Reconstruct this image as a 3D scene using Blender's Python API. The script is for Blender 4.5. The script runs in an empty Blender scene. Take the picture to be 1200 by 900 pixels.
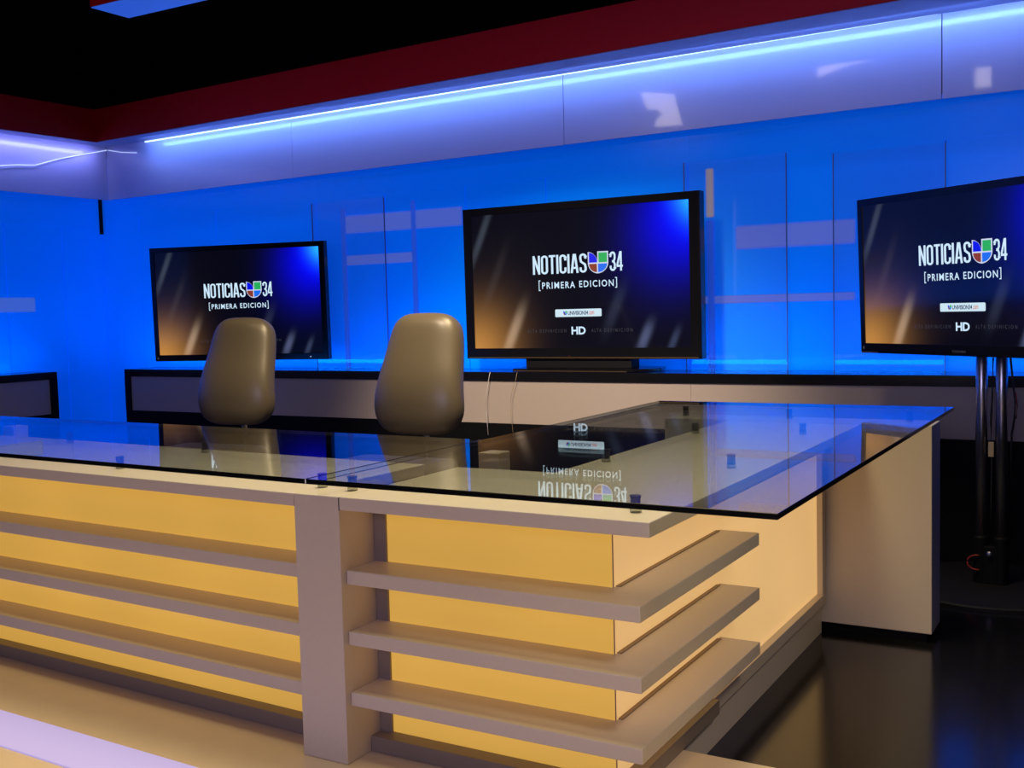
import bpy, bmesh, math, random
from mathutils import Vector, Matrix
random.seed(7)
SC = bpy.context.scene
COL = SC.collection

# ------------------------------------------------------------------ camera
F_PX, YAW, PITCH, ROLL, CAM_Z = 1263.42, 30.2439, 3.8989, -1.4655, 1.2359
def cam_axes():
    a, b, c = (math.radians(v) for v in (YAW, PITCH, ROLL))
    F = Vector((-math.sin(a)*math.cos(b), math.cos(a)*math.cos(b), -math.sin(b)))
    R0 = Vector((math.cos(a), math.sin(a), 0)); U0 = R0.cross(F)
    return R0*math.cos(c)+U0*math.sin(c), -R0*math.sin(c)+U0*math.cos(c), F
CR, CU, CF = cam_axes()
cd = bpy.data.cameras.new('camera'); cam = bpy.data.objects.new('camera', cd); COL.objects.link(cam)
cd.sensor_fit = 'HORIZONTAL'; cd.sensor_width = 36.0; cd.lens = 36.0*F_PX/1200.0; cd.clip_start = .05; cd.clip_end = 100
M3 = Matrix((CR, CU, -CF)).transposed().to_4x4(); M3.translation = Vector((0, 0, CAM_Z)); cam.matrix_world = M3
SC.camera = cam

# ------------------------------------------------------------------ world, exposure, lights
w = bpy.data.worlds.new('studio_dark'); SC.world = w; w.use_nodes = True
w.node_tree.nodes['Background'].inputs[0].default_value = (.35, .3, .5, 1)
w.node_tree.nodes['Background'].inputs[1].default_value = .012
vs = SC.view_settings; vs.view_transform = 'Standard'; vs.look = 'None'; vs.exposure = 0.0; vs.gamma = 1.0; vs.use_curve_mapping = False

def area(name, loc, target, sx, sy, power, color, spread=180):
    l = bpy.data.lights.new(name, 'AREA'); l.shape = 'RECTANGLE'; l.size = sx; l.size_y = sy; l.energy = power; l.color = color
    l.spread = math.radians(spread)
    o = bpy.data.objects.new(name, l); COL.objects.link(o); o.location = loc
    d = Vector(target)-Vector(loc); o.rotation_euler = d.to_track_quat('-Z', 'Y').to_euler()
    return o
def spot(name, loc, target, power, color, ang, blend=.6, r=.15):
    l = bpy.data.lights.new(name, 'SPOT'); l.energy = power; l.color = color; l.spot_size = math.radians(ang); l.spot_blend = blend; l.shadow_soft_size = r
    o = bpy.data.objects.new(name, l); COL.objects.link(o); o.location = loc
    d = Vector(target)-Vector(loc); o.rotation_euler = d.to_track_quat('-Z', 'Y').to_euler()
    return o
WARM = (1.0, .78, .46)
# overhead warm studio wash on the desk and chairs
area('key_wash', (-1.6, 3.3, 4.4), (-2.0, 3.1, .7), 1.4, 1.0, 85, WARM, 110)
spot('chair_spot', (-1.3, 2.3, 4.2), (-3.15, 3.8, 1.0), 300, WARM, 34, .8, .25)
area('desk_top_fill', (-2.4, 1.75, 4.4), (-2.4, 1.95, 0), 3.4, .5, 13, WARM, 80)  # added fill to brighten counter tops and platform, not the fronts
# lavender front fill from the studio side
area('front_fill', (-.7, -2.6, 2.0), (-2.2, 2.4, .3), 2.6, 1.4, 30, (.62, .56, 1.0), 120)
# low lamp on the open side of the desk
spot('side_spot', (.9, 1.2, 2.6), (-1.05, 3.1, .1), 175, (1.0, .82, .58), 36, .8, .3)
# spot on the low console between the televisions
spot('console_spot', (-2.4, 1.8, 4.0), (-3.1, 6.0, .45), 1150, (1.0, .80, .58), 38, 1.0)
# blue uplight trough on the low consoles
area('wall_uplight', (-5.5, 5.99, .875), (-5.5, 6.34, 1.30), 3.8, .04, 11.5, (.0, .27, 1.0))
area('wall_uplight_right', (-.85, 5.99, .875), (-.85, 6.34, 1.30), 3.3, .04, 10, (.0, .27, 1.0))
area('wall_uplight_left', (-7.45, 4.0, .875), (-7.75, 4.0, 1.2), 3.2, .04, 8, (.0, .27, 1.0))
# cove strip under the red fascia
cv = area('cove_strip_light', (-3.2, 6.09, 2.718), (-3.2, 6.24, 2.62), 7.6, .03, 13, (.20, .42, 1.0), 150)
cv.rotation_euler.rotate(Matrix.Rotation(-.0098, 3, 'Y'))
area('header_wash', (-3.2, 4.6, 3.3), (-3.2, 6.24, 2.45), 6.4, .2, 3, (.28, .27, 1.0), 60)  # added wash that brightens the lower header, not a cove strip
area('cove_strip_light_left', (-7.41, 4.3, 2.64), (-7.53, 4.3, 2.55), 3.6, .03, 5.0, (.36, .40, 1.0), 150)

# ------------------------------------------------------------------ materials
MATS = {}
def nodes(name):
    m = bpy.data.materials.new(name); m.use_nodes = True; MATS[name] = m
    return m, m.node_tree, m.node_tree.nodes, m.node_tree.links
def pbr(name, col, rough=.5, metal=0., spec=.5, coat=0., emit=None, es=0., noise=0., nscale=40., bump=0.):
    m, t, n, l = nodes(name); b = n['Principled BSDF']
    b.inputs['Base Color'].default_value = (*col, 1); b.inputs['Roughness'].default_value = rough; b.inputs['Metallic'].default_value = metal
    b.inputs['Specular IOR Level'].default_value = spec; b.inputs['Coat Weight'].default_value = coat; b.inputs['Coat Roughness'].default_value = .04
    if emit: b.inputs['Emission Color'].default_value = (*emit, 1); b.inputs['Emission Strength'].default_value = es
    if noise or bump:
        tc = n.new('ShaderNodeTexCoord'); nz = n.new('ShaderNodeTexNoise'); nz.inputs['Scale'].default_value = nscale; nz.inputs['Detail'].default_value = 3
        l.new(tc.outputs['Object'], nz.inputs['Vector'])
        if noise:
            mx = n.new('ShaderNodeMix'); mx.data_type = 'RGBA'
            mx.inputs[6].default_value = (*[c*(1-noise) for c in col], 1); mx.inputs[7].default_value = (*[min(1, c*(1+noise)) for c in col], 1)
            l.new(nz.outputs['Fac'], mx.inputs[0]); l.new(mx.outputs[2], b.inputs['Base Color'])
        if bump:
            bp = n.new('ShaderNodeBump'); bp.inputs['Strength'].default_value = bump; bp.inputs['Distance'].default_value = .002
            l.new(nz.outputs['Fac'], bp.inputs['Height']); l.new(bp.outputs['Normal'], b.inputs['Normal'])
    return m
def glow(name, col, strength=1., base=(.6, .6, .6), rough=.3, vary=0.):
    m = pbr(name, base, rough, emit=col, es=strength)
    if vary:
        t = m.node_tree; n = t.nodes; l = t.links; b = n['Principled BSDF']
        tc = n.new('ShaderNodeTexCoord'); nz = n.new('ShaderNodeTexNoise'); nz.inputs['Scale'].default_value = 1.6; nz.inputs['Detail'].default_value = 1
        mr = n.new('ShaderNodeMapRange'); mr.inputs[1].default_value = .3; mr.inputs[2].default_value = .7; mr.inputs[3].default_value = strength*(1-vary); mr.inputs[4].default_value = strength*(1+vary)
        l.new(tc.outputs['Object'], nz.inputs['Vector']); l.new(nz.outputs['Fac'], mr.inputs[0]); l.new(mr.outputs[0], b.inputs['Emission Strength'])
    return m
def clear(name, tint, ior=1.5, diffuse=None, dfac=0.):
    m, t, n, l = nodes(name); out = n['Material Output']; n.remove(n['Principled BSDF'])
    geo = n.new('ShaderNodeNewGeometry'); mr = n.new('ShaderNodeMapRange'); mr.inputs[3].default_value = ior; mr.inputs[4].default_value = 1/ior
    l.new(geo.outputs['Backfacing'], mr.inputs[0])
    fr = n.new('ShaderNodeFresnel'); l.new(mr.outputs[0], fr.inputs['IOR'])
    tr = n.new('ShaderNodeBsdfTransparent'); tr.inputs[0].default_value = (*tint, 1)
    gl = n.new('ShaderNodeBsdfGlossy'); gl.inputs['Roughness'].default_value = .0
    last = tr.outputs[0]
    if diffuse:
        df = n.new('ShaderNodeBsdfDiffuse'); df.inputs[0].default_value = (*diffuse, 1)
        m1 = n.new('ShaderNodeMixShader'); m1.inputs[0].default_value = dfac; l.new(tr.outputs[0], m1.inputs[1]); l.new(df.outputs[0], m1.inputs[2]); last = m1.outputs[0]
    mx = n.new('ShaderNodeMixShader'); l.new(fr.outputs[0], mx.inputs[0]); l.new(last, mx.inputs[1]); l.new(gl.outputs[0], mx.inputs[2])
    l.new(mx.outputs[0], out.inputs['Surface'])
    return m

BEIGE = pbr('beige_laminate', (.62, .53, .42), .42, noise=.03, nscale=120)
BASEM = pbr('brown_base_and_shade', (.24, .19, .145), .5, noise=.03, nscale=120)
FLOORB = pbr('beige_floor_laminate', (.66, .53, .36), .36, noise=.06, nscale=9, coat=.15)
BLACKF = pbr('black_gloss_floor', (.006, .006, .007), .16, spec=.5, noise=.3, nscale=3)
BLACK = pbr('black_paint', (.004, .004, .0045), .6, spec=.15)
VOID = pbr('black_ceiling', (.003, .003, .003), .9, spec=.1)
GLOSSB = pbr('gloss_black_plastic', (.007, .007, .010), .16)
MATB = pbr('matt_black_plastic', (.008, .008, .009), .6, spec=.2)
SATB = pbr('satin_black_plastic', (.012, .012, .014), .4)
RED = pbr('deep_red_paint', (.42, .002, .003), .5, spec=.2, noise=.08, nscale=20)
LUMF = glow('lit_yellow_panel', (.70, .385, .055), .71, base=(.45, .32, .10), vary=.07)
LUMS = glow('lit_amber_panel', (.78, .46, .17), .79, base=(.5, .4, .25), vary=.07)
LEDS = glow('led_floor_strip', (.52, .42, .90), .58, base=(.3, .3, .45), rough=.4)
LEDT = glow('led_tube', (.55, .82, 1.0), 2.0)
LEDW = glow('led_wire_glow', (.5, .6, 1.0), 1.0)
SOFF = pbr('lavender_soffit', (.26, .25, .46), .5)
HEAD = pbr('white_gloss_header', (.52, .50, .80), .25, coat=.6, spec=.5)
WALLB = glow('blue_lit_acrylic', (.0, .042, .34), 1.0, base=(.0, .30, .9), rough=.22)
WALLB.node_tree.nodes['Principled BSDF'].inputs['Specular IOR Level'].default_value = .3
WALLD = pbr('blue_shadow_gap', (.0, .02, .12), .5)
EDGE = pbr('acrylic_edge', (.10, .14, .34), .25)
CORD = pbr('pale_cord', (.8, .78, .75), .3)
def reflection_mat(name, col, base, sx, sz, sy=None):
    m = glow(name, col, 1.0, base=base, rough=.5); t = m.node_tree; n = t.nodes; l = t.links; b = n['Principled BSDF']
    tc = n.new('ShaderNodeTexCoord'); sp = n.new('ShaderNodeSeparateXYZ'); l.new(tc.outputs['Generated'], sp.inputs[0]); last = None
    for ax, sft in (('X', sx), ('Y', sy), ('Z', sz)):
        if sft is None: continue
        a = n.new('ShaderNodeMath'); a.operation = 'SUBTRACT'; l.new(sp.outputs[ax], a.inputs[0]); a.inputs[1].default_value = .5
        c = n.new('ShaderNodeMath'); c.operation = 'ABSOLUTE'; l.new(a.outputs[0], c.inputs[0])
        r = n.new('ShaderNodeMapRange'); r.interpolation_type = 'SMOOTHSTEP'; r.inputs[1].default_value = .5-sft; r.inputs[2].default_value = .5; r.inputs[3].default_value = 1; r.inputs[4].default_value = 0
        l.new(c.outputs[0], r.inputs[0])
        if last is None: last = r.outputs[0]
        else:
            k = n.new('ShaderNodeMath'); k.operation = 'MULTIPLY'; l.new(last, k.inputs[0]); l.new(r.outputs[0], k.inputs[1]); last = k.outputs[0]
    l.new(last, b.inputs['Alpha'])
    return m
BAR = reflection_mat('lavender_painted_reflection', (.05, .09, .40), (.08, .09, .28), .03, .16)
BARL = reflection_mat('lavender_painted_reflection_side', (.04, .10, .42), (.05, .07, .28), None, .14, .02)
BARDIM = reflection_mat('violet_painted_reflection', (.010, .05, .36), (.02, .08, .4), .45, .03)
BARGOLD = reflection_mat('gold_painted_reflection', (.17, .14, .16), (.2, .18, .2), .40, .06)
ACRY = clear('clear_lavender_acrylic', (.99, .99, 1.0), 1.30, (.34, .26, .55), .03)
GLASS = clear('table_glass', (.90, .95, .94), 1.5)
GEDGE = pbr('dark_glass_edge', (.004, .005, .006), .15)
CLEARP = clear('clear_plastic', (.85, .88, .80), 1.4, (.5, .45, .3), .25)
LEATH = pbr('taupe_leather', (.105, .085, .054), .36, spec=.5, noise=.06, nscale=200, bump=.08)
CHROME = pbr('dark_chrome', (.60, .60, .66), .28, metal=1.)
CPANEL = pbr('console_beige_laminate', (.50, .42, .36), .5, noise=.03, nscale=60)
BRONZE = pbr('bronze_trim', (.30, .20, .10), .3, metal=.8)
CSHADE = pbr('tan_contact_shadow', (.30, .20, .11), .5)
BEADM = pbr('amber_bead', (.42, .26, .14), .5)
DARKSTRIP = pbr('brown_contact_shadow', (.16, .09, .05), .5)
SEAMG = pbr('seam_shadow', (.06, .05, .06), .7)
CABLE = pbr('black_rubber_cable', (.01, .01, .01), .5)
REDC = pbr('red_cable', (.35, .03, .02), .4)
TAN = pbr('tan_cable_tag', (.45, .36, .22), .6)
TXTW = glow('white_screen_lettering', (.62, .82, 1.0), 1.0, base=(.02, .02, .02))
TXTG = glow('grey_screen_lettering', (.035, .035, .045), 1.0, base=(.02, .02, .02))
TXTN = glow('navy_screen_lettering', (.02, .03, .10), 1.0, base=(.02, .02, .02))
TXTO = glow('orange_screen_lettering', (.65, .12, .05), 1.0, base=(.02, .02, .02))
TXTB = glow('silver_screen_outline', (.60, .66, .85), 1.0, base=(.02, .02, .02))
SBLUE = glow('emblem_blue', (.0, .005, .80), 1.0, base=(.02, .02, .02))
SGREEN = glow('emblem_green', (.02, .42, .10), 1.0, base=(.02, .02, .02))
SRED = glow('emblem_rust', (.24, .04, .015), 1.0, base=(.02, .02, .02))
SSKY = glow('emblem_sky', (.01, .15, .85), 1.0, base=(.02, .02, .02))
BADGE = glow('pale_badge', (.60, .78, .88), 1.0, base=(.02, .02, .02))
LAMPF = glow('studio_lamp_face', (1.0, .86, .80), 9.0)
BEAMU = glow('blue_emissive_underside', (.018, .075, .45), 1.0, base=(.01, .03, .12))

def screen_mat():
    m, t, n, l = nodes('lit_screen'); b = n['Principled BSDF']
    b.inputs['Base Color'].default_value = (.004, .004, .005, 1); b.inputs['Roughness'].default_value = .08
    tc = n.new('ShaderNodeTexCoord'); sp = n.new('ShaderNodeSeparateXYZ'); l.new(tc.outputs['Object'], sp.inputs[0])
    def mth(op, a, bb=None):
        k = n.new('ShaderNodeMath'); k.operation = op
        for i, v in enumerate((a, bb)):
            if v is None: continue
            if isinstance(v, (int, float)): k.inputs[i].default_value = v
            else: l.new(v, k.inputs[i])
        return k.outputs[0]
    X, Z = sp.outputs['X'], sp.outputs['Z']
    def blob(cx, cy, ang, L, W, p=2.0):
        c, s = math.cos(ang), math.sin(ang)
        dx = mth('SUBTRACT', X, cx); dz = mth('SUBTRACT', Z, cy)
        u = mth('ADD', mth('MULTIPLY', dx, c/L), mth('MULTIPLY', dz, s/L))
        v = mth('ADD', mth('MULTIPLY', dx, -s/W), mth('MULTIPLY', dz, c/W))
        q = mth('ADD', mth('POWER', mth('ABSOLUTE', u), p), mth('POWER', mth('ABSOLUTE', v), p))
        return mth('POWER', 2.71828, mth('MULTIPLY', q, -1.0))
    acc = None
    def add(fac, col):
        nonlocal acc
        k = n.new('ShaderNodeVectorMath'); k.operation = 'SCALE'; k.inputs[0].default_value = col; l.new(fac, k.inputs['Scale'])
        if acc is None: acc = k.outputs[0]
        else:
            a = n.new('ShaderNodeVectorMath'); a.operation = 'ADD'; l.new(acc, a.inputs[0]); l.new(k.outputs[0], a.inputs[1]); acc = a.outputs[0]
    A = math.radians(66)
    add(mth('ADD', mth('MULTIPLY', X, 0.0), 1.0), (.0018, .002, .007))
    add(blob(.80, .42, math.radians(55), .36, .27), (.0, .0, 1.3))
    add(blob(.80, .45, math.radians(20), .10, .13), (.02, .48, .7))
    add(blob(-.80, -.50, math.radians(35), .30, .26), (.55, .24, .045))
    add(blob(-.75, -.28, math.radians(60), .45, .30), (.012, .008, .005))
    add(blob(-.47, -.34, A, .17, .035, 2.6), (.26, .19, .13))
    add(blob(-.70, .30, A, .22, .025, 2.6), (.035, .045, .06))
    add(blob(-.60, .02, A, .20, .03, 2.6), (.014, .012, .012))
    add(blob(.47, -.38, A, .10, .030, 2.6), (.07, .085, .16))
    add(blob(.27, -.20, A, .15, .035, 2.6), (.016, .02, .034))
    add(blob(.66, -.40, A, .08, .022, 2.6), (.03, .04, .08))
    l.new(acc, b.inputs['Emission Color']); b.inputs['Emission Strength'].default_value = 1.0
    return m
SCREEN = screen_mat()

# ------------------------------------------------------------------ mesh helpers
def mesh_obj(name, bm, mats, parent=None, smooth=False, keep_mesh=None):
    me = keep_mesh
    if me is None:
        me = bpy.data.meshes.new(name); bmesh.ops.recalc_face_normals(bm, faces=bm.faces); bm.to_mesh(me); bm.free()
        for m in (mats if isinstance(mats, (list, tuple)) else [mats]): me.materials.append(m)
        if smooth:
            for p in me.polygons: p.use_smooth = True
    o = bpy.data.objects.new(name, me); COL.objects.link(o)
    if parent is not None: o.parent = parent
    return o
def boxbm(x0, x1, y0, y1, z0, z1, bev=0., seg=2, bm=None):
    new = bm is None
    if new: bm = bmesh.new()
    r = bmesh.ops.create_cube(bm, size=1.0)
    for v in r['verts']: v.co = Vector(((x0+x1)/2+v.co.x*(x1-x0), (y0+y1)/2+v.co.y*(y1-y0), (z0+z1)/2+v.co.z*(z1-z0)))
    if bev:
        es = set(e for v in r['verts'] for e in v.link_edges)
        bmesh.ops.bevel(bm, geom=list(es), offset=bev, segments=seg, affect='EDGES', profile=.6)
    return bm
def box(name, x0, x1, y0, y1, z0, z1, mat, parent=None, bev=.003, xf=None):
    bm = boxbm(x0, x1, y0, y1, z0, z1, bev)
    if xf is not None: bm.transform(xf)
    return mesh_obj(name, bm, mat, parent)
def prismbm(pts, z0, z1, bev=0., seg=2):
    bm = bmesh.new()
    lo = [bm.verts.new((x, y, z0)) for x, y in pts]; hi = [bm.verts.new((x, y, z1)) for x, y in pts]
    bm.faces.new(lo[::-1]); bm.faces.new(hi); k = len(pts)
    for i in range(k): bm.faces.new((lo[i], lo[(i+1) % k], hi[(i+1) % k], hi[i]))
    if bev: bmesh.ops.bevel(bm, geom=list(bm.edges), offset=bev, segments=seg, affect='EDGES', profile=.6)
    return bm
def lathebm(prof, seg=24, bm=None, at=(0, 0, 0)):
    new = bm is None
    if new: bm = bmesh.new()
    rings = []
    for r, z in prof:
        rings.append([bm.verts.new((at[0]+r*math.cos(2*math.pi*i/seg), at[1]+r*math.sin(2*math.pi*i/seg), at[2]+z)) for i in range(seg)])
    for a, b in zip(rings, rings[1:]):
        for i in range(seg): bm.faces.new((a[i], a[(i+1) % seg], b[(i+1) % seg], b[i]))
    bm.faces.new(rings[0][::-1]); bm.faces.new(rings[-1])
    return bm
def tubebm(pts, r, seg=10, bm=None):
    if bm is None: bm = bmesh.new()
    P = [Vector(p) for p in pts]; rings = []
    for i, p in enumerate(P):
        d = (P[min(i+1, len(P)-1)]-P[max(i-1, 0)]).normalized()
        a = d.cross(Vector((0, 0, 1)));
        if a.length < 1e-3: a = d.cross(Vector((1, 0, 0)))
        a.normalize(); b = d.cross(a)
        rings.append([bm.verts.new(p+a*(r*math.cos(2*math.pi*k/seg))+b*(r*math.sin(2*math.pi*k/seg))) for k in range(seg)])
    for a, b in zip(rings, rings[1:]):
        for i in range(seg): bm.faces.new((a[i], a[(i+1) % seg], b[(i+1) % seg], b[i]))
    bm.faces.new(rings[0][::-1]); bm.faces.new(rings[-1])
    return bm
def tag(o, label, cat, group=None, kind=None):
    o['label'] = label; o['category'] = cat
    if group: o['group'] = group
    if kind: o['kind'] = kind
    return o
def empty(name, loc=(0, 0, 0), rz=0., rx=0.):
    o = bpy.data.objects.new(name, None); COL.objects.link(o); o.location = loc; o.rotation_euler = (rx, 0, rz); o.empty_display_size = .1
    return o
def struct(o): o['kind'] = 'structure'; return o
def copy_thing(root):
    r = root.copy(); COL.objects.link(r)
    for ch in root.children:
        c = ch.copy(); COL.objects.link(c); c.parent = r
        for g in ch.children:
            d = g.copy(); COL.objects.link(d); d.parent = c
    return r

FZ = -.12          # black studio floor; the platform top is z = 0
# ------------------------------------------------------------------ the setting
struct(box('floor', -9.5, 5.0, -4.0, 6.6, FZ-.05, FZ, BLACKF, bev=0))
struct(box('ceiling', -9.5, 5.0, -4.0, 6.6, 4.9, 4.95, VOID, bev=0))
WY, WX = 6.34, -7.75
wb = struct(box('wall_back', WX-.1, 3.6, WY+.02, WY+.08, FZ, 4.9, VOID, bev=0))
wl = struct(box('wall_left', WX-.08, WX-.02, .6, WY+.08, FZ, 4.9, VOID, bev=0))
# blue lit acrylic panels on both walls, small gaps between them
def tall_panel(a, b, axis, z0, z1, parent):
    g = .003 if z0 < 1 else .0003
    if axis == 'x': bm = boxbm(a+g, b-g, WY, WY+.018, z0, z1)
    else: bm = boxbm(WX-.018, WX, a+g, b-g, z0, z1)
    return mesh_obj('wall_panel', bm, WALLB, parent)
XS = [WX-.012, -7.29, -6.4, -5.36, -4.72, -4.03, -3.4, -2.41, -1.80, -.925, .0, .95, 2.2, 3.55]
for a, b in zip(XS, XS[1:]): tall_panel(a, b, 'x', FZ+.0, 2.10, wb)
for a, b in ((WX-.012, -5.36), (-5.36, -2.41), (-2.41, .6), (.6, 3.55)): tall_panel(a, b, 'x', 2.1004, 2.62, wb)
YS = [.7, 2.2, 3.3, 4.3, 5.40, 5.93, WY-.0005]
for a, b in zip(YS, YS[1:]): tall_panel(a, b, 'y', FZ, 2.02, wl)
for a, b in ((.7, 4.3), (4.3, WY-.0005)): tall_panel(a, b, 'y', 2.0204, 2.58, wl)
# dark corner joint
box('corner_joint', WX+.0, WX+.02, WY-.028, WY-.004, 1.98, 2.30, BLACK, wb, 0)
# soft bars on the panels: room reflections painted in as glowing strips
def reflection_bar(x0, x1, z0, z1, mat, off=.004):
    mesh_obj('painted_reflection', boxbm(x0, x1, WY-off, WY-off+.003, z0, z1), mat, wb)
reflection_bar(-5.11, -4.05, 1.825, 1.97, BAR); reflection_bar(-5.11, -4.47, 1.595, 1.675, BAR)
reflection_bar(-5.135, -5.07, .80, 2.03, BARDIM, .008); reflection_bar(-4.50, -4.44, .80, 2.045, BARDIM, .008)
reflection_bar(-4.45, -4.05, .80, 1.16, BARDIM)
reflection_bar(-2.30, -2.235, 1.765, 2.07, BARGOLD, .008); reflection_bar(-2.30, -2.235, .80, 1.765, BARDIM, .008)
reflection_bar(-2.115, -1.40, 1.56, 1.715, BAR); reflection_bar(-2.34, -1.40, 1.243, 1.295, BAR)
mesh_obj('painted_reflection', boxbm(WX+.001, WX+.004, 4.6, 5.65, 1.318, 1.445), BARL, wl)
# upright clear acrylic sheets standing before the blue panels
def sheet(x0, x1, z1, label):
    o = empty('acrylic_sheet', ((x0+x1)/2, WY-.04, .84)); h = z1-.84; hw = (x1-x0)/2
    mesh_obj('pane', boxbm(-hw+.006, hw-.006, -.003, .003, 0, h), ACRY, o)
    for s in (-1, 1): mesh_obj('polished_edge', boxbm(s*hw-.003, s*hw+.003, -.004, .004, 0, h), EDGE, o)
    tag(o, label, 'acrylic sheet', 'clear acrylic sheets before the blue wall')
sheet(-5.37, -4.70, 2.07, 'clear acrylic sheet beside the television that hangs behind a chair')
sheet(-2.42, -1.79, 2.11, 'clear acrylic sheet over the gold-topped bar on the blue wall')
sheet(-1.52, -.92, 2.08, 'clear acrylic sheet partly behind the television on two poles')
# white header panels, lit by the cove strip
HY, HX = 6.24, -7.53
def hz0(x): return 2.25+(x-HX)*(2.312-2.25)/(7.0) if x < -.5 else 2.312
def hz1(x): return 2.692+(x-HX)*(2.772-2.692)/7.0 if x < -.5 else 2.772
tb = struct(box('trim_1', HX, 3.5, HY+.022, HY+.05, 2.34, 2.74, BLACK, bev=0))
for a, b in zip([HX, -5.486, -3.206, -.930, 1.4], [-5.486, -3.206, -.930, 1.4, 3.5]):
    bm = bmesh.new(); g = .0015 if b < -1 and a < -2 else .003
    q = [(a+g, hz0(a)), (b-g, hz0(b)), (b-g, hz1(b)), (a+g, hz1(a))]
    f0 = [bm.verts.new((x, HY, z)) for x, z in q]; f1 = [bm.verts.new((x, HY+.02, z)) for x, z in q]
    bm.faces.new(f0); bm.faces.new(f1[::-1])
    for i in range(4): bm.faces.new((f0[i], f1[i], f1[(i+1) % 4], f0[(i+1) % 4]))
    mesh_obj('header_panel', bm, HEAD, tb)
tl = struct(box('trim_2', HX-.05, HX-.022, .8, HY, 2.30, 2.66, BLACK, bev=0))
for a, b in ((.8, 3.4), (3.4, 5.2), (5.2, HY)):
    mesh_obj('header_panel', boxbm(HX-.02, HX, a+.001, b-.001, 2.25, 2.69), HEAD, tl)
# red fascia boxes with a pale underside
def fascia(name, p, q, inx, iny, zb0, zb1, h):
    # p, q : front bottom corners (x, y); inx, iny: direction to the wall and distance
    bm = bmesh.new()
    A = [Vector((p[0], p[1], zb0)), Vector((q[0], q[1], zb1)), Vector((q[0]+inx, q[1]+iny, zb1)), Vector((p[0]+inx, p[1]+iny, zb0))]
    lo = [bm.verts.new(v) for v in A]; hi = [bm.verts.new((v.x, v.y, v.z+h)) for v in A]
    bm.faces.new(lo[::-1]); bm.faces.new(hi)
    for i in range(4): bm.faces.new((lo[i], lo[(i+1) % 4], hi[(i+1) % 4], hi[i]))
    return struct(mesh_obj(name, bm, RED))
f1 = fascia('trim_3', (-7.38, 6.02), (3.4, 5.70), 0, .30, 2.694, 2.80, .26)
f2 = fascia('trim_4', (-7.38, .8), (-7.38, 6.02), -.30, 0, 2.66, 2.694, .26)
bm = bmesh.new()
vv = [bm.verts.new(c) for c in ((-7.38+.004, 6.024, 2.690), (3.4, 5.704, 2.796), (3.4, HY-.001, 2.796), (HX+.0, HY-.001, 2.690))]
ww = [bm.verts.new(v.co+Vector((0, 0, .003))) for v in vv]
bm.faces.new(vv); bm.faces.new(ww[::-1])
for i in range(4): bm.faces.new((vv[i], ww[i], ww[(i+1) % 4], vv[(i+1) % 4]))
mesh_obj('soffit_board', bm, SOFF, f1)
bm = bmesh.new()
vv = [bm.verts.new(c) for c in ((-7.384, .82, 2.656), (-7.384, 6.02, 2.690), (HX+.001, HY-.001, 2.6905), (HX+.001, .82, 2.656))]
ww = [bm.verts.new(v.co+Vector((0, 0, .003))) for v in vv]
bm.faces.new(vv); bm.faces.new(ww[::-1])
for i in range(4): bm.faces.new((vv[i], ww[i], ww[(i+1) % 4], vv[(i+1) % 4]))
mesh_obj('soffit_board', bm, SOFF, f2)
mesh_obj('led_tube', tubebm([(-7.05, HY-.006, hz1(-7.05)-.010), (-.95, HY-.006, hz1(-.95)-.010)], .0038, 8), LEDT, f1)
mesh_obj('led_wire', tubebm([(-7.515, 5.237, 2.436), (-7.515, 5.383, 2.457), (-7.515, 5.541, 2.47), (-7.515, 5.77, 2.545), (-7.515, 6.018, 2.609), (-7.515, 6.234, 2.665)], .004, 6), LEDW, f2)
mesh_obj('led_wire', tubebm([(-7.483, 6.225, 2.661), (-7.328, 6.225, 2.629), (-7.145, 6.225, 2.608)], .003, 6), LEDW, f1)
# overhead beam
bo = empty('overhead_beam', (-5.14, 4.2, 3.0))
mesh_obj('beam_box', boxbm(0, 7.0, 0, .27, .004, .40), RED, bo)
mesh_obj('glow_panel', boxbm(.004, 6.99, .004, .266, 0, .004), BEAMU, bo)  # beam underside coloured by a plain blue emission
tag(bo, 'red overhead beam with a glowing blue underside hanging in the dark', 'beam')

# ------------------------------------------------------------------ platform
pl = empty('stage_platform', (0, 0, FZ))
mesh_obj('deck', boxbm(-7.2, 3.5, -.6, 2.765, 0, -FZ-.0005, .004, 2), FLOORB, pl)
aL = math.atan(-.0438)
XP0, XP1, YP = -2.026, -1.868, 2.255
LX = Matrix.Translation((XP0, YP, 0)) @ Matrix.Rotation(aL, 4, 'Z')      # left desk wing frame: x to the right, y away from the camera
bm = boxbm(-3.2, .9, -.388, -.212, -FZ-.01, -FZ+.004, .002, 1); bm.transform(Matrix.Translation((XP0, YP, 0)) @ Matrix.Rotation(math.atan(-.032), 4, 'Z'))
mesh_obj('light_strip', bm, LEDS, pl)
tag(pl, 'low beige stage platform with a glowing lavender light strip in front of the desk', 'platform')

# ------------------------------------------------------------------ anchor desk
dk = empty('anchor_desk', (-1.95, 2.4, 0))
def D(o):
    o.parent = dk; o.matrix_parent_inverse = Matrix.Translation((1.95, -2.4, 0)); return o
ZC0, ZC1 = .7087, .745
SZ = [(.4998, .5389), (.3305, .3684), (.1601, .1983)]
D(box('post', XP0, XP1, YP, YP+.155, 0, ZC1, BEIGE, bev=.003))
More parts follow.
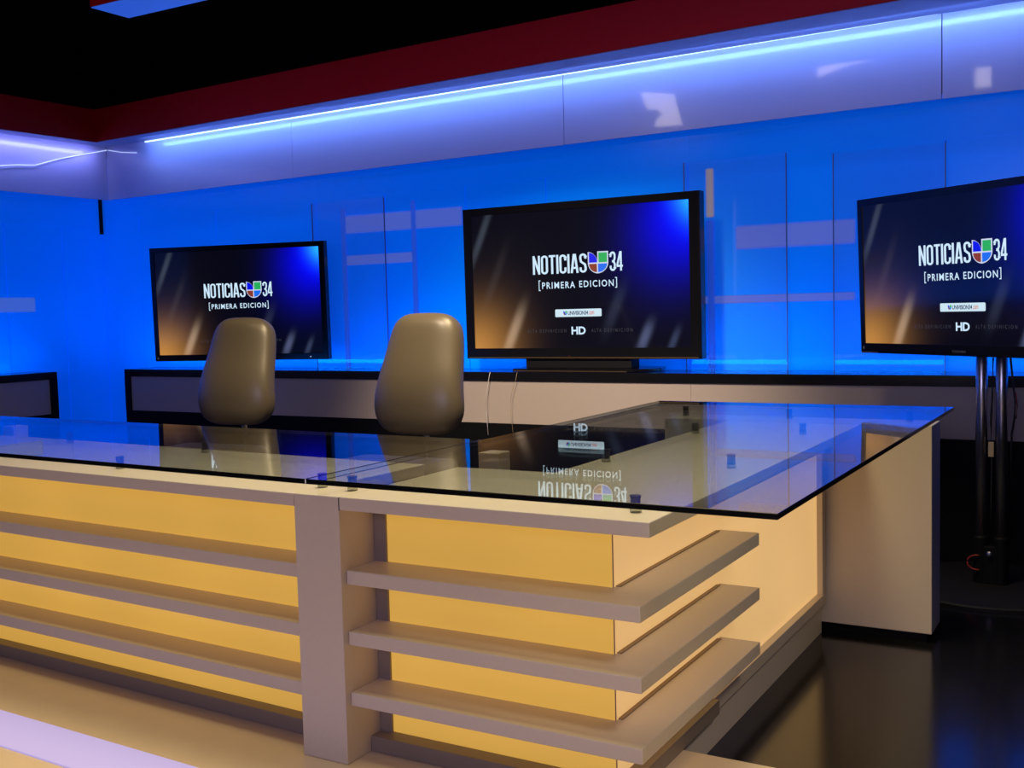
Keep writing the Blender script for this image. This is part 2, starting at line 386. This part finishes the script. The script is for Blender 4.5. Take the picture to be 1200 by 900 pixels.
# left wing
LEN = 3.6
D(box('counter', -LEN, -.0015, 0, .60, ZC0, ZC1, BEIGE, bev=.003, xf=LX))
D(box('glow_panel', -LEN+.01, -.004, .152, .165, .046, ZC0-.001, LUMF, bev=0, xf=LX))
D(box('back_board', -LEN+.01, -.004, .168, .19, 0, ZC0-.001, BEIGE, bev=0, xf=LX))
D(box('base_board', -LEN+.01, -.002, .105, .166, 0, .046, BASEM, bev=.002, xf=LX))
for z0, z1 in SZ: D(box('shelf', -LEN, -.0015, .0236, .151, z0, z1, BEIGE, bev=.003, xf=LX))
D(box('end_board', -LEN-.03, -LEN, 0, .60, 0, ZC1, BEIGE, bev=.003, xf=LX))
# right wing: L-shaped counter, lit box, wrap-around shelves
LXN, LYN = -1.128, 2.412
cp = [(XP1+.0015, YP), (-.9616, YP), (-.9616, 4.425), (-1.515, 4.425), (-1.515, 2.845), (XP1+.0015, 2.845)]
D(mesh_obj('counter', prismbm(cp, ZC0, ZC1, .003), BEIGE))
D(mesh_obj('seam_strip', boxbm(XP1-.0004, XP1+.0018, YP-.0006, YP+.02, ZC0-.001, ZC1-.002), SEAMG))
D(mesh_obj('glow_panel', boxbm(-1.826, LXN-.003, LYN, LYN+.012, .046, ZC0-.001), LUMF))
D(mesh_obj('side_light_panel', boxbm(LXN-.012, LXN, LYN+.001, 4.372, .046, ZC0-.001), LUMS))
D(mesh_obj('corner_bead', boxbm(LXN-.002, LXN+.0006, LYN-.0006, LYN+.002, .046, ZC0-.001), BEADM))
D(box('panel_frame', XP1+.001, -1.826, LYN-.008, LYN+.012, 0, ZC0-.001, BASEM, bev=.001))  # darker laminate here paints the shade beside the post
D(box('inner_board', -1.515, -1.495, 2.45, 4.42, 0, ZC0-.001, BEIGE, bev=0))
D(box('back_board', XP1-.1, -1.5, 2.43, 2.45, 0, ZC0-.001, BEIGE, bev=0))
for z0, z1 in SZ:
    s = [(XP1+.0015, 2.2766), (-.998, 2.2766), (-.998, 3.19), (LXN+.001, 3.19), (LXN+.001, LYN-.001), (XP1+.0015, LYN-.001)]
    so = D(mesh_obj('shelf', prismbm(s, z0, z1, .003), BEIGE))
    g = mesh_obj('contact_shadow_strip', boxbm(LXN+.0008, LXN+.013, LYN+.012, 3.165, z1-.001, z1+.0025), CSHADE)  # dark strip painting the contact shadow where shelf meets lit panel
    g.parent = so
# base: plinth round the lit box, then the long side boards
pp = [(XP1+.001, 2.360), (-1.085, 2.360), (-1.085, 3.06), (LXN-.01, 3.06), (LXN-.01, LYN), (XP1+.001, LYN)]
D(mesh_obj('base_board', prismbm(pp, .001, .0455, .002), BASEM))
D(box('side_base_board', -1.16, -1.10, 3.061, 4.372, .002, .046, BEIGE, bev=.002))
D(box('side_base_board', -1.16, -1.10, 2.766, 3.061, .002, .044, BEIGE, bev=.001))
D(box('kick_board', -1.16, -1.118, 2.768, 4.40, FZ, -.003, BEIGE, bev=.001))
D(box('panel_frame', -1.16, -1.105, 4.373, 4.424, -.003, ZC0-.001, BEIGE, bev=.002))
for x, y in ((-1.945, 3.20), (-4.66, 3.25)):
    D(box('support_post', x-.04, x+.04, y-.04, y+.04, FZ, ZC1, BEIGE, bev=.002))
tag(dk, 'beige news desk with glowing yellow panels and horizontal shelves', 'desk')

# end pedestal closing the wing
ep = empty('desk_end_pedestal', (-1.25, 4.535, FZ))
mesh_obj('cabinet', boxbm(-.56, .555, -.10, .10, .035, ZC1-FZ, .003, 2), BEIGE, ep)
mesh_obj('toe_kick', boxbm(-.53, .53, -.07, .07, 0, .035), BLACK, ep)
tag(ep, 'plain beige slab pedestal standing on the black floor under the glass', 'pedestal')

# glass tops on stand-offs
def glass_top(pts, label):
    o = empty('glass_tabletop', (sum(p[0] for p in pts)/len(pts), sum(p[1] for p in pts)/len(pts), ZC1))
    q = [(x-o.location.x, y-o.location.y) for x, y in pts]
    bm = prismbm(q, .041, .055, .0012, 1)
    g = mesh_obj('glass_sheet', bm, [GLASS, GEDGE], o)
    for p in g.data.polygons: p.material_index = 0 if abs(p.normal.z) > .9 or (abs(p.normal.x) > .98 and abs(p.center.x+o.location.x+1.928) < .01) else 1
    tag(o, label, 'tabletop', 'glass tabletops')
    return o
so_bm = lathebm([(.0125, .011), (.0125, .020), (.0118, .0205), (.0118, .0225), (.0125, .023), (.0125, .033), (.0118, .0335), (.0118, .0355), (.0142, .036), (.0142, .0408)], 20)
so_mesh = bpy.data.meshes.new('standoff'); bmesh.ops.recalc_face_normals(so_bm, faces=so_bm.faces); so_bm.to_mesh(so_mesh); so_bm.free(); so_mesh.materials.append(SATB)
ft_bm = lathebm([(.0145, 0), (.0145, .0108)], 20)
ft_mesh = bpy.data.meshes.new('standoff_foot'); bmesh.ops.recalc_face_normals(ft_bm, faces=ft_bm.faces); ft_bm.to_mesh(ft_mesh); ft_bm.free(); ft_mesh.materials.append(CLEARP)
def standoffs(g, spots):
    for x, y in spots:
        a = bpy.data.objects.new('standoff', so_mesh); COL.objects.link(a); a.parent = g; a.location = (x-g.location.x, y-g.location.y, 0)
        b = bpy.data.objects.new('clear_foot', ft_mesh); COL.objects.link(b); b.parent = a
g1 = glass_top([(-1.926, 2.193), (-.646, 2.193), (-.646, 4.662), (-1.926, 4.662)], 'large glass tabletop over the desk wing that ends at the beige pedestal')
standoffs(g1, [(-1.042, 2.362), (-1.062, 3.125), (-1.086, 4.018), (-1.29, 4.56), (-1.475, 3.923), (-1.758, 4.56), (-1.473, 3.112), (-1.897, 2.354), (-.80, 4.56)])
g2 = glass_top([(-5.6, 2.352), (-1.930, 2.193), (-1.930, 3.10), (-5.6, 3.20)], 'long glass tabletop in front of the two leather chairs')
standoffs(g2, [(-2.016, 2.367), (-2.925, 2.417), (-3.753, 2.86), (-2.961, 2.83), (-3.85, 2.46), (-4.75, 2.50), (-4.70, 2.93)])

# ------------------------------------------------------------------ chairs
def chair_back_bm():
    bm = bmesh.new(); N = 40; H = .535
    prof = []   # t, half width, half depth, y centre
    T = [0, .012, .04, .09, .16, .25, .36, .48, .60, .72, .82, .89, .94, .975, .993, 1.0]
    for t in T:
        wmax = .230-.062*max(0, (t-.24))/.76
        wmax *= 1-.06*max(0, .22-t)/.22
        e0 = min(1, t/.22); e1 = min(1, (1-t)/.20)
        r0 = math.sqrt(max(0, 1-(1-e0)**2.4)); r1 = math.sqrt(max(0, 1-(1-e1)**2.6))
        wd = wmax*(.42+.58*r0)*(.46+.54*r1) if 0 < t < 1 else wmax*.38
        dp = .062*(.25+.75*min(1, t/.07)**.5)*(.25+.75*min(1, (1-t)/.08)**.5)
        yc = -.020*math.exp(-((t-.36)/.22)**2)+.035*max(0, t-.5)+.015*max(0, .22-t)/.22
        prof.append((t*H, wd, dp, yc))
    rings = []
    for z, wd, dp, yc in prof:
        ring = []
        for i in range(N):
            a = 2*math.pi*i/N; c, s = math.cos(a), math.sin(a); ex = 2/3.0
            x = wd*math.copysign(abs(c)**ex, c); y = yc+dp*math.copysign(abs(s)**ex, s)
            y += .030*(x/.2)**2      # sides fall back
            ring.append(bm.verts.new((x, y, z)))
        rings.append(ring)
    for a, b in zip(rings, rings[1:]):
        for i in range(N): bm.faces.new((a[i], a[(i+1) % N], b[(i+1) % N], b[i]))
    bm.faces.new(rings[0][::-1]); bm.faces.new(rings[-1])
    return bm
def make_chair():
    o = empty('swivel_chair', (0, 0, FZ))
    b = mesh_obj('backrest', chair_back_bm(), LEATH, o, smooth=True); b.location = (0, 0, .835); b.rotation_euler = (math.radians(-13), 0, 0)
    sm = b.modifiers.new('round', 'SUBSURF'); sm.levels = 1; sm.render_levels = 1
    s = boxbm(-.25, .25, -.50, -.01, .655, .745, .038, 4); mesh_obj('seat', s, LEATH, o, smooth=True)
    mesh_obj('back_support', tubebm([(0, -.12, .655), (0, .06, .655), (0, .10, .69), (0, .105, .80), (0, .085, .95)], .013, 10), CHROME, o, smooth=True)
    mesh_obj('seat_plate', boxbm(-.11, .11, -.36, -.10, .635, .667, .006), SATB, o)
    mesh_obj('gas_column', lathebm([(.032, .10), (.032, .36), (.020, .362), (.020, .64)], 20, at=(0, -.24, 0)), CHROME, o, smooth=False)
    ring = [(.20*math.cos(2*math.pi*i/28), -.24+.20*math.sin(2*math.pi*i/28), .27) for i in range(29)]
    fr = mesh_obj('foot_ring', tubebm(ring, .010, 8), CHROME, o, smooth=True)
    bm = bmesh.new()
    for k in range(3):
        a = 2*math.pi*k/3; tubebm([(.03*math.cos(a), -.24+.03*math.sin(a), .27), (.2*math.cos(a), -.24+.2*math.sin(a), .27)], .008, 8, bm)
    sp = mesh_obj('foot_ring_spokes', bm, CHROME); sp.parent = fr
    for k in range(5):
        a = 2*math.pi*k/5+.3; ca, sa = math.cos(a), math.sin(a)
        l = mesh_obj('base_leg', tubebm([(.02*ca, -.24+.02*sa, .12), (.16*ca, -.24+.16*sa, .095), (.30*ca, -.24+.30*sa, .07)], .018, 8), SATB, o, smooth=True)
        bm = bmesh.new(); c = lathebm([(.016, -.02), (.026, -.014), (.026, .014), (.016, .02)], 16)
        c.transform(Matrix.Translation((.30*ca, -.24+.30*sa, .026)) @ Matrix.Rotation(a, 4, 'Z') @ Matrix.Rotation(math.pi/2, 4, 'X'))
        bm.free(); cs = mesh_obj('caster', c, SATB); cs.parent = l
    return o
ch = make_chair(); ch.location = (-2.70, 3.77, FZ); ch.rotation_euler = (0, 0, math.radians(0))
tag(ch, 'taupe leather swivel chair beside the television that stands on the low console', 'chair', 'anchor chairs')
c2 = copy_thing(ch); c2.location = (-3.84, 3.84, FZ); c2.rotation_euler = (0, 0, math.radians(4))
c2['label'] = 'taupe leather swivel chair in front of the wall-mounted television'

# ------------------------------------------------------------------ low consoles
def console(name, x0, x1, loc, rz, label):
    o = empty(name, loc, rz)
    d = .36
    H = .845-FZ
    mesh_obj('top_rail', boxbm(x0, x1, 0, d, H-.058, H, .002, 1), GLOSSB, o)
    mesh_obj('lower_body', boxbm(x0, x1, 0, d, 0, .635, .002, 1), BLACK, o)
    mesh_obj('core', boxbm(x0+.02, x1-.02, .03, d, .635, H-.058), BLACK, o)
    mesh_obj('end_stile', boxbm(x0, x0+.065, 0, d, .635, H-.058), BLACK, o)
    mesh_obj('end_stile', boxbm(x1-.065, x1, 0, d, .635, H-.058), BLACK, o)
    n = max(1, round((x1-x0)/2.45)); wdt = (x1-x0-.13)/n
    for i in range(n): mesh_obj('front_panel', boxbm(x0+.065+i*wdt+.0006, x0+.065+(i+1)*wdt-.0006, .010, .03, .635, H-.058), CPANEL, o)
    tag(o, label, 'console', 'low consoles along the walls')
    return o
console('low_console', 0, 9.6, (-7.05, 5.91, FZ), 0, 'long black low console with beige front along the back wall')
console('low_console', -3.6, 0, (-7.39, 5.545, FZ), math.pi/2, 'short black low console with grey-beige front along the side wall')

# ------------------------------------------------------------------ televisions
def text_mesh(body, rect, mat, bold=.0, spacing=1.0, y=-.0012):
    cu = bpy.data.curves.new('txt', 'FONT'); cu.body = body; cu.size = 1; cu.offset = bold; cu.space_character = spacing; cu.resolution_u = 3
    ob = bpy.data.objects.new('txt', cu); COL.objects.link(ob)
    dg = bpy.context.evaluated_depsgraph_get(); me = bpy.data.meshes.new_from_object(ob.evaluated_get(dg))
    bpy.data.objects.remove(ob); bpy.data.curves.remove(cu)
    xs = [v.co.x for v in me.vertices]; ys = [v.co.y for v in me.vertices]
    ax, bx_, ay, by_ = min(xs), max(xs), min(ys), max(ys)
    for v in me.vertices:
        u = (v.co.x-ax)/(bx_-ax); q = (v.co.y-ay)/(by_-ay)
        v.co = (rect[0]+u*(rect[1]-rect[0]), y, rect[2]+q*(rect[3]-rect[2]))
    me.materials.clear(); me.materials.append(mat)
    return me
def flat_mesh(loops, mat, y):
    bm = bmesh.new()
    for lp in loops: bm.faces.new([bm.verts.new((x, y, z)) for x, z in lp])
    me = bpy.data.meshes.new('flat'); bm.to_mesh(me); bm.free(); me.materials.append(mat); return me
def arc(cx, cz, rx, rz, a0, a1, n=10):
    return [(cx+rx*math.cos(math.radians(a0+(a1-a0)*i/n)), cz+rz*math.sin(math.radians(a0+(a1-a0)*i/n))) for i in range(n+1)]
SX0, SX1, SZ0, SZ1 = .096, .230, .041, .170
def shield_loops(g):
    xm = SX0+(SX1-SX0)*.47; zm = SZ0+(SZ1-SZ0)*.47; e = .0
    tl_ = [(SX0-g, zm-g)]+arc(SX0-g, zm-g, xm-SX0+.0+g*1.4, SZ1-zm+g*1.6, 0, 90)
    tr_ = [(xm+.004-g, zm-g), (SX1+g, zm-g), (SX1+g, SZ1+g), (xm+.004-g, SZ1+g)]
    bl_ = [(xm+g, zm+g)]+arc(xm+g, zm+g, xm-SX0+2*g, zm-SZ0+2*g, 180, 270)
    br_ = [(xm-g, zm+g)]+arc(xm-g, zm+g, SX1-xm+2*g, zm-SZ0+2*g, 270, 360)
    return tl_, tr_, bl_, br_
outl = shield_loops(.004); inl = shield_loops(-.004)
def strip(bm, pts, wd, y):
    n = len(pts); L = []
    for i, p in enumerate(pts):
        a = Vector(pts[max(i-1, 0)]); b = Vector(pts[min(i+1, n-1)]); p = Vector(p)
        d1 = (p-a).normalized() if i > 0 else (b-p).normalized(); d2 = (b-p).normalized() if i < n-1 else d1
        nn = Vector((-(d1+d2).y, (d1+d2).x)).normalized(); k = wd/2/max(.5, nn.dot(Vector((-d1.y, d1.x))))
        L.append((p+nn*k, p-nn*k))
    V = [(bm.verts.new((u.x, y, u.y)), bm.verts.new((v.x, y, v.y))) for u, v in L]
    for (a, b), (c, d) in zip(V, V[1:]): bm.faces.new((a, b, d, c))
def arcp(cx, cz, rx, rz, a0, a1, n=8): return [(cx+rx*math.cos(math.radians(a0+(a1-a0)*i/n)), cz+rz*math.sin(math.radians(a0+(a1-a0)*i/n))) for i in range(n+1)]
SW = .30; HS = SW/2; GH = 2.9
def glyph(c):   # condensed heavy capitals: cell width 1, height GH; strokes as polylines
    l, r, b, t = HS, 1-HS, HS, GH-HS; m = GH/2; rr = .5-HS
    if c == 'N': return 1.06, [[(l, 0), (l, GH)], [(l, GH-.12), (1.06-HS, .12)], [(1.06-HS, 0), (1.06-HS, GH)]]
    if c == 'O': return 1.0, [arcp(.5, t-rr, rr, rr, 180, 0)+arcp(.5, b+rr, rr, rr, 0, -180)+[(l, t-rr)]]
    if c == 'T': return .92, [[(0, t), (.92, t)], [(.46, 0), (.46, GH)]]
    if c == 'I': return SW, [[(HS, 0), (HS, GH)]]
    if c == 'C': return 1.0, [[(r, t-rr-.42), (r, t-rr)]+arcp(.5, t-rr, rr, rr, 0, 180)+arcp(.5, b+rr, rr, rr, 180, 360)+[(r, b+rr+.42)]]
    if c == 'A': return 1.1, [[(.14, 0), (.48, GH)], [(.96, 0), (.62, GH)], [(.28, .78), (.82, .78)], [(.42, t), (.68, t)]]
    if c == 'S': return 1.0, [[(r, t-rr-.30), (r, t-rr)]+arcp(.5, t-rr, rr, rr, 0, 180)+[(l, t-rr-.30), (l+.08, m+.22), (r-.08, m-.22), (r, b+rr+.30)]+arcp(.5, b+rr, rr, rr, 0, -180)+[(l, b+rr+.30)]]
    if c == '3': return 1.0, [[(l, t-rr-.30), (l, t-rr)]+arcp(.5, t-rr, rr, rr, 180, 0)+[(r, m+.42), (r-.16, m+.05), (.40, m)], [(.40, m), (r-.16, m-.05), (r, m-.42), (r, b+rr)]+arcp(.5, b+rr, rr, rr, 0, -180)+[(l, b+rr+.30)]]
    if c == '4': return 1.05, [[(.74, 0), (.74, GH)], [(.66, GH-.05), (.12, .85)], [(0, .72), (1.05, .72)]]
def condensed(word, rect, mat, y=-.0012, gap=.14):
    bm = bmesh.new(); x = 0
    for ch_ in word:
        wd, st = glyph(ch_)
        for pl_ in st: strip(bm, [(px+x, pz) for px, pz in pl_], SW, y)
        x += wd+gap
    x -= gap
    for v in bm.verts: v.co = (rect[0]+v.co.x/x*(rect[1]-rect[0]), y, rect[2]+v.co.z/GH*(rect[3]-rect[2]))
    me = bpy.data.meshes.new('condensed'); bm.to_mesh(me); bm.free(); me.materials.append(mat); return me
# lettering in units of the television's height, screen centre at the origin
LET = [
 ('headline_lettering', condensed('NOTICIAS', (-.308, .083, .046, .166), TXTW)),
 ('headline_numerals', condensed('34', (.244, .333, .048, .168), TXTW)),
 ('emblem_outline', flat_mesh(outl, TXTB, -.0010)),
 ('emblem_field', flat_mesh([inl[0]], SBLUE, -.0016)), ('emblem_field', flat_mesh([inl[1]], SGREEN, -.0016)),
 ('emblem_field', flat_mesh([inl[2]], SRED, -.0016)), ('emblem_field', flat_mesh([inl[3]], SSKY, -.0016)),
 ('subtitle_lettering', text_mesh('PRIMERA', (-.243, -.003, -.048, -.006), TXTW, .012, 1.25)),
 ('subtitle_lettering', text_mesh('EDICION', (.027, .268, -.046, -.004), TXTW, .012, 1.25)),
 ('bracket_mark', text_mesh('[', (-.268, -.255, -.060, .008), TXTW)), ('bracket_mark', text_mesh(']', (.278, .291, -.056, .010), TXTW)),
 ('web_badge', flat_mesh([[(-.148, -.231), (.174, -.231), (.179, -.226), (.179, -.187), (.174, -.182), (-.148, -.182), (-.152, -.187), (-.152, -.226)]], BADGE, -.0010)),
 ('badge_lettering', text_mesh('UNIVISION34', (-.060, .085, -.219, -.194), TXTN, .02, .9, -.0018)),
 ('badge_suffix', text_mesh('.com', (.089, .128, -.219, -.199), TXTO, .01, .95, -.0018)),
 ('format_lettering', text_mesh('HD', (-.037, .064, -.344, -.294), TXTW, .03, .95)),
 ('banner_lettering', text_mesh('ALTA', (-0.36, -0.29, -.330, -.308), TXTG, .0, 1.6)),
 ('banner_lettering', text_mesh('DEFINICION', (-0.27, -0.075, -.330, -.308), TXTG, .0, 1.6)),
 ('banner_lettering', text_mesh('ALTA', (0.105, 0.175, -.330, -.308), TXTG, .0, 1.6)),
 ('banner_lettering', text_mesh('DEFINICION', (0.195, 0.39, -.330, -.308), TXTG, .0, 1.6)),

]
ms = []
for lp, mat in zip(shield_loops(-.001), (SBLUE, SGREEN, SRED, SSKY)):
    k = [(-.092+(x-SX0)/(SX1-SX0)*.026, -.220+(z-SZ0)/(SZ1-SZ0)*.027) for x, z in lp]; ms.append(('badge_emblem', flat_mesh([k], mat, -.0018)))
LET += ms
def ringbm(w0, h0, zc, w1, h1, zc1, y0, y1, bev):
    bm = bmesh.new()
    def loop(w_, h_, zc_, y): return [bm.verts.new((sx*w_, y, zc_+sz*h_)) for sx, sz in ((-1, -1), (1, -1), (1, 1), (-1, 1))]
    a0, a1 = loop(w0, h0, zc, y0), loop(w0, h0, zc, y1); b0, b1 = loop(w1, h1, zc1, y0), loop(w1, h1, zc1, y0+.012)
    for i in range(4):
        j = (i+1) % 4
        bm.faces.new((a0[i], a0[j], b0[j], b0[i])); bm.faces.new((a0[i], a1[i], a1[j], a0[j])); bm.faces.new((b0[i], b0[j], b1[j], b1[i]))
    bm.faces.new(a1); bm.faces.new(b1[::-1])
    es = [e for e in bm.edges if all(v in a0 for v in e.verts)]
    bmesh.ops.bevel(bm, geom=es, offset=bev, segments=2, affect='EDGES')
    return bm
def television(loc, yaw, tilt, h, side, top, bot, depth, label, lets=True, ls=1.0):
    o = empty('television', loc, math.radians(yaw), math.radians(tilt)); W = 1.68*h
    sw, sh = W/2-side*h, (h-(top+bot)*h)/2; zc = (bot-top)*h/2
    mesh_obj('bezel', ringbm(W/2, h/2, 0, sw, sh, zc, 0, depth, .006), GLOSSB, o)
    mesh_obj('rear_shell', boxbm(-W*.36, W*.36, depth, depth+.045, -h*.36, h*.30, .012), SATB, o)
    s = mesh_obj('screen', boxbm(-sw/h, sw/h, 0, .004, -sh/h, sh/h), SCREEN, o); s.location = (0, .006, zc); s.scale = (h, 1, h)
    for nm, me in LET:
        c = bpy.data.objects.new(nm, me); COL.objects.link(c); c.parent = s; c.scale = (ls, 1, ls); c.location = (0, 0, -zc/h)
    tag(o, label, 'television', 'televisions along the back of the set')
    return o, W, s
# wall-mounted
TH = .855
t1, W, _ = television((-5.78, 5.90, 1.345), 14.7, 1.2, TH, .048, .045, .055, .06, 'flat television mounted on the blue wall behind a leather chair', ls=1.03)
mesh_obj('status_light', boxbm(.40*TH*1.68, .40*TH*1.68+.008, -.0015, .001, -TH/2+.018, -TH/2+.024), TXTB, t1)
mesh_obj('corner_badge', boxbm(-.485*TH*1.68, -.485*TH*1.68+.012, -.0015, .001, -TH/2+.014, -TH/2+.030), TXTG, t1)
mesh_obj('wall_bracket', boxbm(-.22, .22, .105, .13, -.20, .20, .004), SATB, t1)
mesh_obj('mount_arm', tubebm([(0, .12, 0), (.09, .25, 0), (.085, .40, 0)], .022, 10), SATB, t1)
# on the console
TH = .975
t2, W, _ = television((-3.02, 5.985, 1.4125), -.9, 0.6, TH, .068, .048, .070, .075, 'largest television standing on its own base on the long console', ls=1.0)
mesh_obj('lower_trim', boxbm(-W/2+.02, W/2-.02, -.0035, .002, -TH/2+.004, -TH/2+.012), BRONZE, t2)
zb = .847-1.4125
bm = bmesh.new(); tp = [(-.44, -.05), (.40, -.05), (.52, .10), (.48, .26), (-.48, .26)]
st = mesh_obj('stand_base', prismbm(tp, zb, zb+.018, .004), GLOSSB, t2)
e_ = mesh_obj('base_edge', boxbm(-.43, .36, -.053, -.049, zb+.002, zb+.008), BRONZE); e_.parent = st
mesh_obj('stand_neck', prismbm([(-.38, .02), (.36, .02), (.36, .14), (-.38, .14)], zb+.018, -TH/2+.06, .006), MATB, t2)
mesh_obj('stand_spine', boxbm(-.20, .20, .075, .16, zb+.018, -.1, .006), GLOSSB, t2)
mesh_obj('power_light', boxbm(-.055, -.050, -.0035, .001, -TH/2+.016, -TH/2+.021), REDC, t2)
# on the pole stand
TH = .765
t3, W, _ = television((-.705, 5.22, 1.360), -35.6, 2.0, TH, .045, .045, .065, .055, 'flat television held up by two dark metal poles', ls=1.02)
mesh_obj('corner_badge', boxbm(-W/2+.02, -W/2+.030, -.0015, .001, -TH/2+.020, -TH/2+.034), TXTG, t3)
mesh_obj('lower_trim', boxbm(-W/2+.01, -W/2+.12, -.002, .002, -TH/2+.002, -TH/2+.008), BRONZE, t3)
mk = bpy.data.objects.new('maker_mark', text_mesh('TOSHIBA', (-.05, .03, -TH/2+.016, -TH/2+.026), TXTG, .01)); COL.objects.link(mk); mk.parent = t3
sd = empty('television_stand', (-.591, 5.44, FZ), math.radians(-3))
mesh_obj('base_plate', lathebm([(.45, 0), (.45, .012), (.442, .018), (.02, .020)], 64), MATB, sd)
for s in (-1, 1):
    p = mesh_obj('pole', lathebm([(.026, .24), (.026, 1.55)], 24, at=(s*.043, 0, 0)), CHROME, sd, smooth=False)
    for f in p.data.polygons: f.use_smooth = abs(f.normal.z) < .5
    mesh_obj('pole_socket', lathebm([(.034, .018), (.034, .235), (.028, .245)], 24, at=(s*.043, 0, 0)), BLACK, sd)
mesh_obj('socket_bridge', boxbm(-.05, .05, -.03, .03, .018, .20, .006), BLACK, sd)
mesh_obj('clamp_knob', lathebm([(.006, 0), (.012, .004), (.012, .012), (.005, .016)], 16, at=(0, 0, 0)), CHROME, sd).matrix_local = Matrix.Translation((-.0, -.034, .165)) @ Matrix.Rotation(math.pi/2, 4, 'X')
mesh_obj('screen_bracket', boxbm(-.15, .15, -.135, -.03, 1.33, 1.58, .006), SATB, sd).rotation_euler = (0, 0, math.radians(-32.6))
tag(sd, 'two-pole television stand on a round black base plate', 'stand')
# cables hanging beside the poles
cb = mesh_obj('hanging_cable', tubebm([(-.585, 5.440, .96), (-.588, 5.445, .80), (-.592, 5.425, .66), (-.588, 5.425, .52), (-.590, 5.435, .30), (-.592, 5.435, .12)], .0045, 8), CABLE, smooth=True)
tg = mesh_obj('cable_tag', boxbm(-.602, -.578, 5.415, 5.425, .50, .57, .002), TAN, cb)
tag(cb, 'thin black cable with a tan tag hanging between the two poles', 'cable')
cb = mesh_obj('hanging_cable', tubebm([(-.512, 5.445, .96), (-.504, 5.455, .86), (-.492, 5.455, .76), (-.495, 5.455, .68), (-.506, 5.445, .60), (-.504, 5.445, .12)], .005, 8), CABLE, smooth=True)
mesh_obj('red_lead', tubebm([(-.490, 5.450, .80), (-.483, 5.450, .74), (-.487, 5.450, .68)], .003, 8), REDC, cb, smooth=True)
tag(cb, 'black cable with a short red lead hanging outside the pole farther from the desk', 'cable')
rc = mesh_obj('looped_cord', tubebm([(-.645+.045*math.cos(a), 5.40, .0+.035*math.sin(a)) for a in [math.radians(80+20*i) for i in range(11)]], .0035, 8), REDC, smooth=True)
tag(rc, 'small red cord looping out from the foot of the pole stand', 'cord')
# clear cords dangling off the console edge
for k, (x, b) in enumerate(((-3.60, .03), (-3.40, .05))):
    pts = [(x, 5.90, .846), (x-.006, 5.890, .80), (x-b*.8, 5.885, .70), (x-b*.9, 5.885, .58), (x-b*.6, 5.885, .44)]
    m_ = mesh_obj('clear_cord', tubebm(pts, .0022 if k == 0 else .0014, 6), CORD if k == 0 else TAN, smooth=True)
    tag(m_, ('bright clear cord hanging over the console edge near the largest television', 'faint tan cord hanging over the console edge under the largest television')[k], 'cord')

# ------------------------------------------------------------------ studio lamps in the dark grid behind the camera
def studio_lamp(loc, target, wdt, hgt, label, outline=None):
    o = empty('studio_lamp', loc); d = Vector(target)-Vector(loc)
    o.rotation_euler = d.to_track_quat('-Y', 'Z').to_euler()
    mesh_obj('housing', boxbm(-wdt/2-.02, wdt/2+.02, 0, .14, -hgt/2-.02, hgt/2+.02, .01), BLACK, o)
    q = outline or [(-.5, -.5), (.5, -.5), (.5, .5), (-.5, .5)]
    bm = prismbm([(x*wdt, z*hgt) for x, z in q], 0, .004); bm.transform(Matrix.Rotation(math.pi/2, 4, 'X')); mesh_obj('lamp_face', bm, LAMPF, o)
    mesh_obj('yoke', tubebm([(-wdt/2-.04, .07, 0), (-wdt/2-.04, .07, hgt/2+.10), (wdt/2+.04, .07, hgt/2+.10), (wdt/2+.04, .07, 0)], .012, 8), BLACK, o)
    tag(o, label, 'studio lamp', 'studio lamps on the dark grid')
studio_lamp((-4.10, 2.4, 3.18), (-2.54, 6.24, 2.44), .40, .34, 'square studio lamp facing the header nearest the chairs', [(.5, .5), (-.32, .40), (-.52, -.5), (.18, -.5), (.12, -.30), (-.02, -.16), (.10, -.02), (.34, .0)])
studio_lamp((-2.43, 2.0, 3.44), (-1.45, 6.24, 2.55), .46, .10, 'narrow studio lamp facing the header', [(.5, -.9), (.5, .1), (-.05, .55), (-.5, .6), (-.5, .3), (-.1, .1)])
studio_lamp((-1.22, 2.0, 3.18), (-.73, 6.24, 2.40), .13, .17, 'small studio lamp facing the header above the pole stand')
